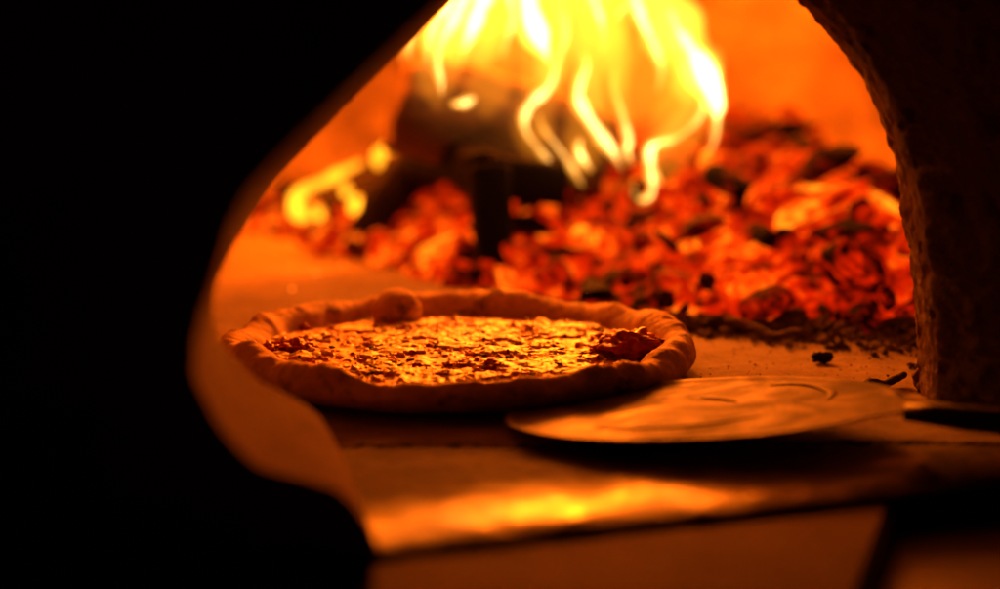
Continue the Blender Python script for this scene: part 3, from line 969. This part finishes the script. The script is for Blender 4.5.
CORE = [
    [(441, 100, 3), (441, 86, 6), (437, 62, 5), (440, 44, 5), (452, 20, 8), (464, -8, 11), (474, -50, 8), (480, -90, 3)],
    [(450, 103, 2), (458, 104, 4), (466, 102, 6), (476, 97, 3)],
    [(461, 70, 2), (463, 52, 4), (470, 30, 9), (478, 8, 12), (486, -20, 12), (490, -70, 3)],
    [(411, 62, 2), (408, 46, 4), (415, 30, 3)],
    [(552, 72, 2), (546, 56, 7), (537, 38, 14), (528, 14, 12), (524, -14, 12), (516, -70, 3)],
    [(563, 183, 2), (556, 171, 4), (541, 152, 4), (526, 132, 4), (524, 116, 5), (533, 101, 6), (549, 86, 6), (557, 62, 4), (565, 36, 5), (562, 8, 4)],
    [(584, 189, 3), (571, 166, 4), (556, 146, 4), (543, 128, 3), (538, 112, 2)],
    [(624, 174, 2), (613, 153, 6), (601, 137, 9), (587, 117, 7), (578, 99, 7), (580, 82, 7), (586, 66, 5), (583, 50, 2)],
    [(594, 173, 2), (583, 161, 5), (578, 149, 5), (581, 136, 2)],
    [(634, 168, 2), (626, 151, 5), (628, 140, 5), (621, 112, 4), (614, 88, 3), (616, 66, 2)],
    [(634, 180, 3), (634, 195, 4), (644, 200, 4), (652, 190, 5), (650, 168, 6), (649, 150, 6), (658, 143, 5), (673, 139, 4), (690, 128, 4), (701, 114, 5), (704, 98, 6)],
    [(661, 192, 2), (658, 178, 3), (653, 164, 3)],
    [(701, 163, 2), (712, 146, 4), (716, 122, 5), (713, 98, 12), (704, 78, 18), (692, 54, 14), (677, 30, 7), (668, 6, 4)],
    [(500, 62, 2), (506, 42, 4), (512, 16, 5), (505, -14, 6), (500, -50, 3)],
    [(598, 60, 2), (604, 42, 3), (600, 20, 5), (592, -4, 6), (585, -40, 3)],
    [(656, 98, 2), (661, 72, 4), (654, 46, 6), (641, 20, 7), (632, -10, 6), (620, -50, 3)],
    [(430, 72, 2), (427, 52, 4), (433, 26, 6), (448, 0, 7), (460, -40, 4)],
    [(616, 22, 2), (620, 12, 4), (630, 3, 4), (642, -10, 5), (650, -34, 3)],
]
SOFT = [
    [(428, 100, 4), (416, 78, 9), (409, 50, 12), (418, 26, 14), (440, 2, 18), (460, -40, 20), (480, -100, 6)],
    [(440, 98, 6), (446, 70, 16), (452, 40, 20), (466, 8, 24), (480, -40, 22), (492, -110, 5)],
    [(492, 122, 4), (486, 104, 7), (480, 76, 11), (480, 44, 20), (488, 6, 26), (496, -50, 20), (500, -110, 5)],
    [(560, 150, 5), (536, 128, 8), (532, 108, 9), (545, 86, 12), (552, 58, 16), (545, 20, 22), (540, -30, 26), (534, -110, 5)],
    [(600, 160, 8), (592, 132, 13), (588, 100, 14), (588, 64, 14), (580, 24, 22), (575, -30, 26), (570, -110, 5)],
    [(632, 160, 6), (626, 130, 9), (620, 96, 10), (614, 56, 14), (612, 14, 22), (606, -36, 26), (600, -120, 5)],
    [(648, 190, 8), (650, 160, 10), (672, 132, 9), (692, 106, 14), (690, 70, 26), (672, 30, 28), (652, -10, 26), (640, -60, 22), (626, -120, 5)],
    [(700, 166, 4), (713, 140, 6), (715, 112, 9), (708, 84, 16), (692, 50, 22), (668, 10, 26), (650, -40, 20), (630, -110, 5)],
]
SOFT.append([(424, 97, 5), (431, 72, 16), (440, 42, 26), (452, 10, 32), (470, -50, 30), (485, -120, 5)])
GLOW = [
    [(574, 190, 5), (580, 164, 18), (590, 120, 28), (600, 70, 32), (600, 20, 28), (596, -40, 10)],
    [(642, 202, 4), (656, 174, 16), (676, 134, 24), (684, 92, 28), (672, 44, 26), (650, -20, 10)],
    [(540, 176, 4), (532, 140, 16), (536, 104, 24), (546, 60, 28), (544, 10, 20)],
    [(440, 118, 6), (436, 92, 20), (440, 58, 28), (456, 10, 30), (470, -60, 10)],
    [(486, 126, 5), (488, 100, 18), (492, 60, 26), (498, 10, 26), (500, -60, 8)],
]
VEIL = [
    [(455, 100, 12), (452, 64, 34), (462, 20, 46), (478, -40, 50), (490, -130, 8)],
    [(560, 150, 10), (552, 100, 36), (552, 50, 60), (550, 0, 66), (545, -60, 60), (540, -150, 10)],
    [(650, 160, 10), (652, 110, 40), (650, 66, 54), (636, 16, 54), (620, -50, 50), (600, -140, 10)],
]
for r in CORE: tongue(fire, r, YF + frnd.uniform(-0.03, 0.03), M_fl_core)
for r in SOFT: tongue(fire, r, YF + 0.09 + frnd.uniform(-0.02, 0.03), M_fl_soft, depth=0.7)
for r in GLOW: tongue(fire, r, YF + 0.03 + frnd.uniform(-0.02, 0.02), M_fl_glow, "flame_veil", depth=0.7, seg=20)
for r in VEIL: tongue(fire, r, YF + 0.16, M_fl_veil, "flame_veil", depth=0.8, seg=24)
f2 = empty("flame", dp(676, 226, 1.78))
tag(f2, "small yellow flame lick in the ember heap below the charred log end", "flame", "flames over the fire")
tongue(f2, [(666, 229, 3), (676, 227, 4), (684, 218, 4), (689, 207, 3), (690, 198, 2)], 1.78, M_fl_core)
f3 = empty("flame", dp(330, 200, 1.98))
tag(f3, "low curling yellow flame along the burning branch at far left", "flame", "flames over the fire")
for r in ([(322, 216, 3), (302, 216, 7), (294, 203, 7), (304, 190, 6), (326, 181, 6), (346, 170, 5), (364, 162, 4)],
          [(378, 170, 3), (378, 158, 6), (384, 148, 6), (394, 146, 6), (404, 140, 3)],
          [(352, 212, 3), (356, 206, 8), (361, 198, 3)], [(344, 196, 2), (346, 190, 6), (348, 182, 2)], [(318, 219, 2), (320, 214, 5), (322, 206, 2)]):
    tongue(f3, r, 1.98, M_fl_yel)
f4 = empty("flame", dp(405, 228, 1.98))
tag(f4, "small rounded yellow flame glimpsed between the two grate legs", "flame", "flames over the fire")
for r in ([(398, 240, 3), (404, 234, 8), (412, 226, 5)], [(398, 226, 3), (404, 218, 7), (416, 212, 4)]):
    tongue(f4, r, 1.98, M_fl_yel)
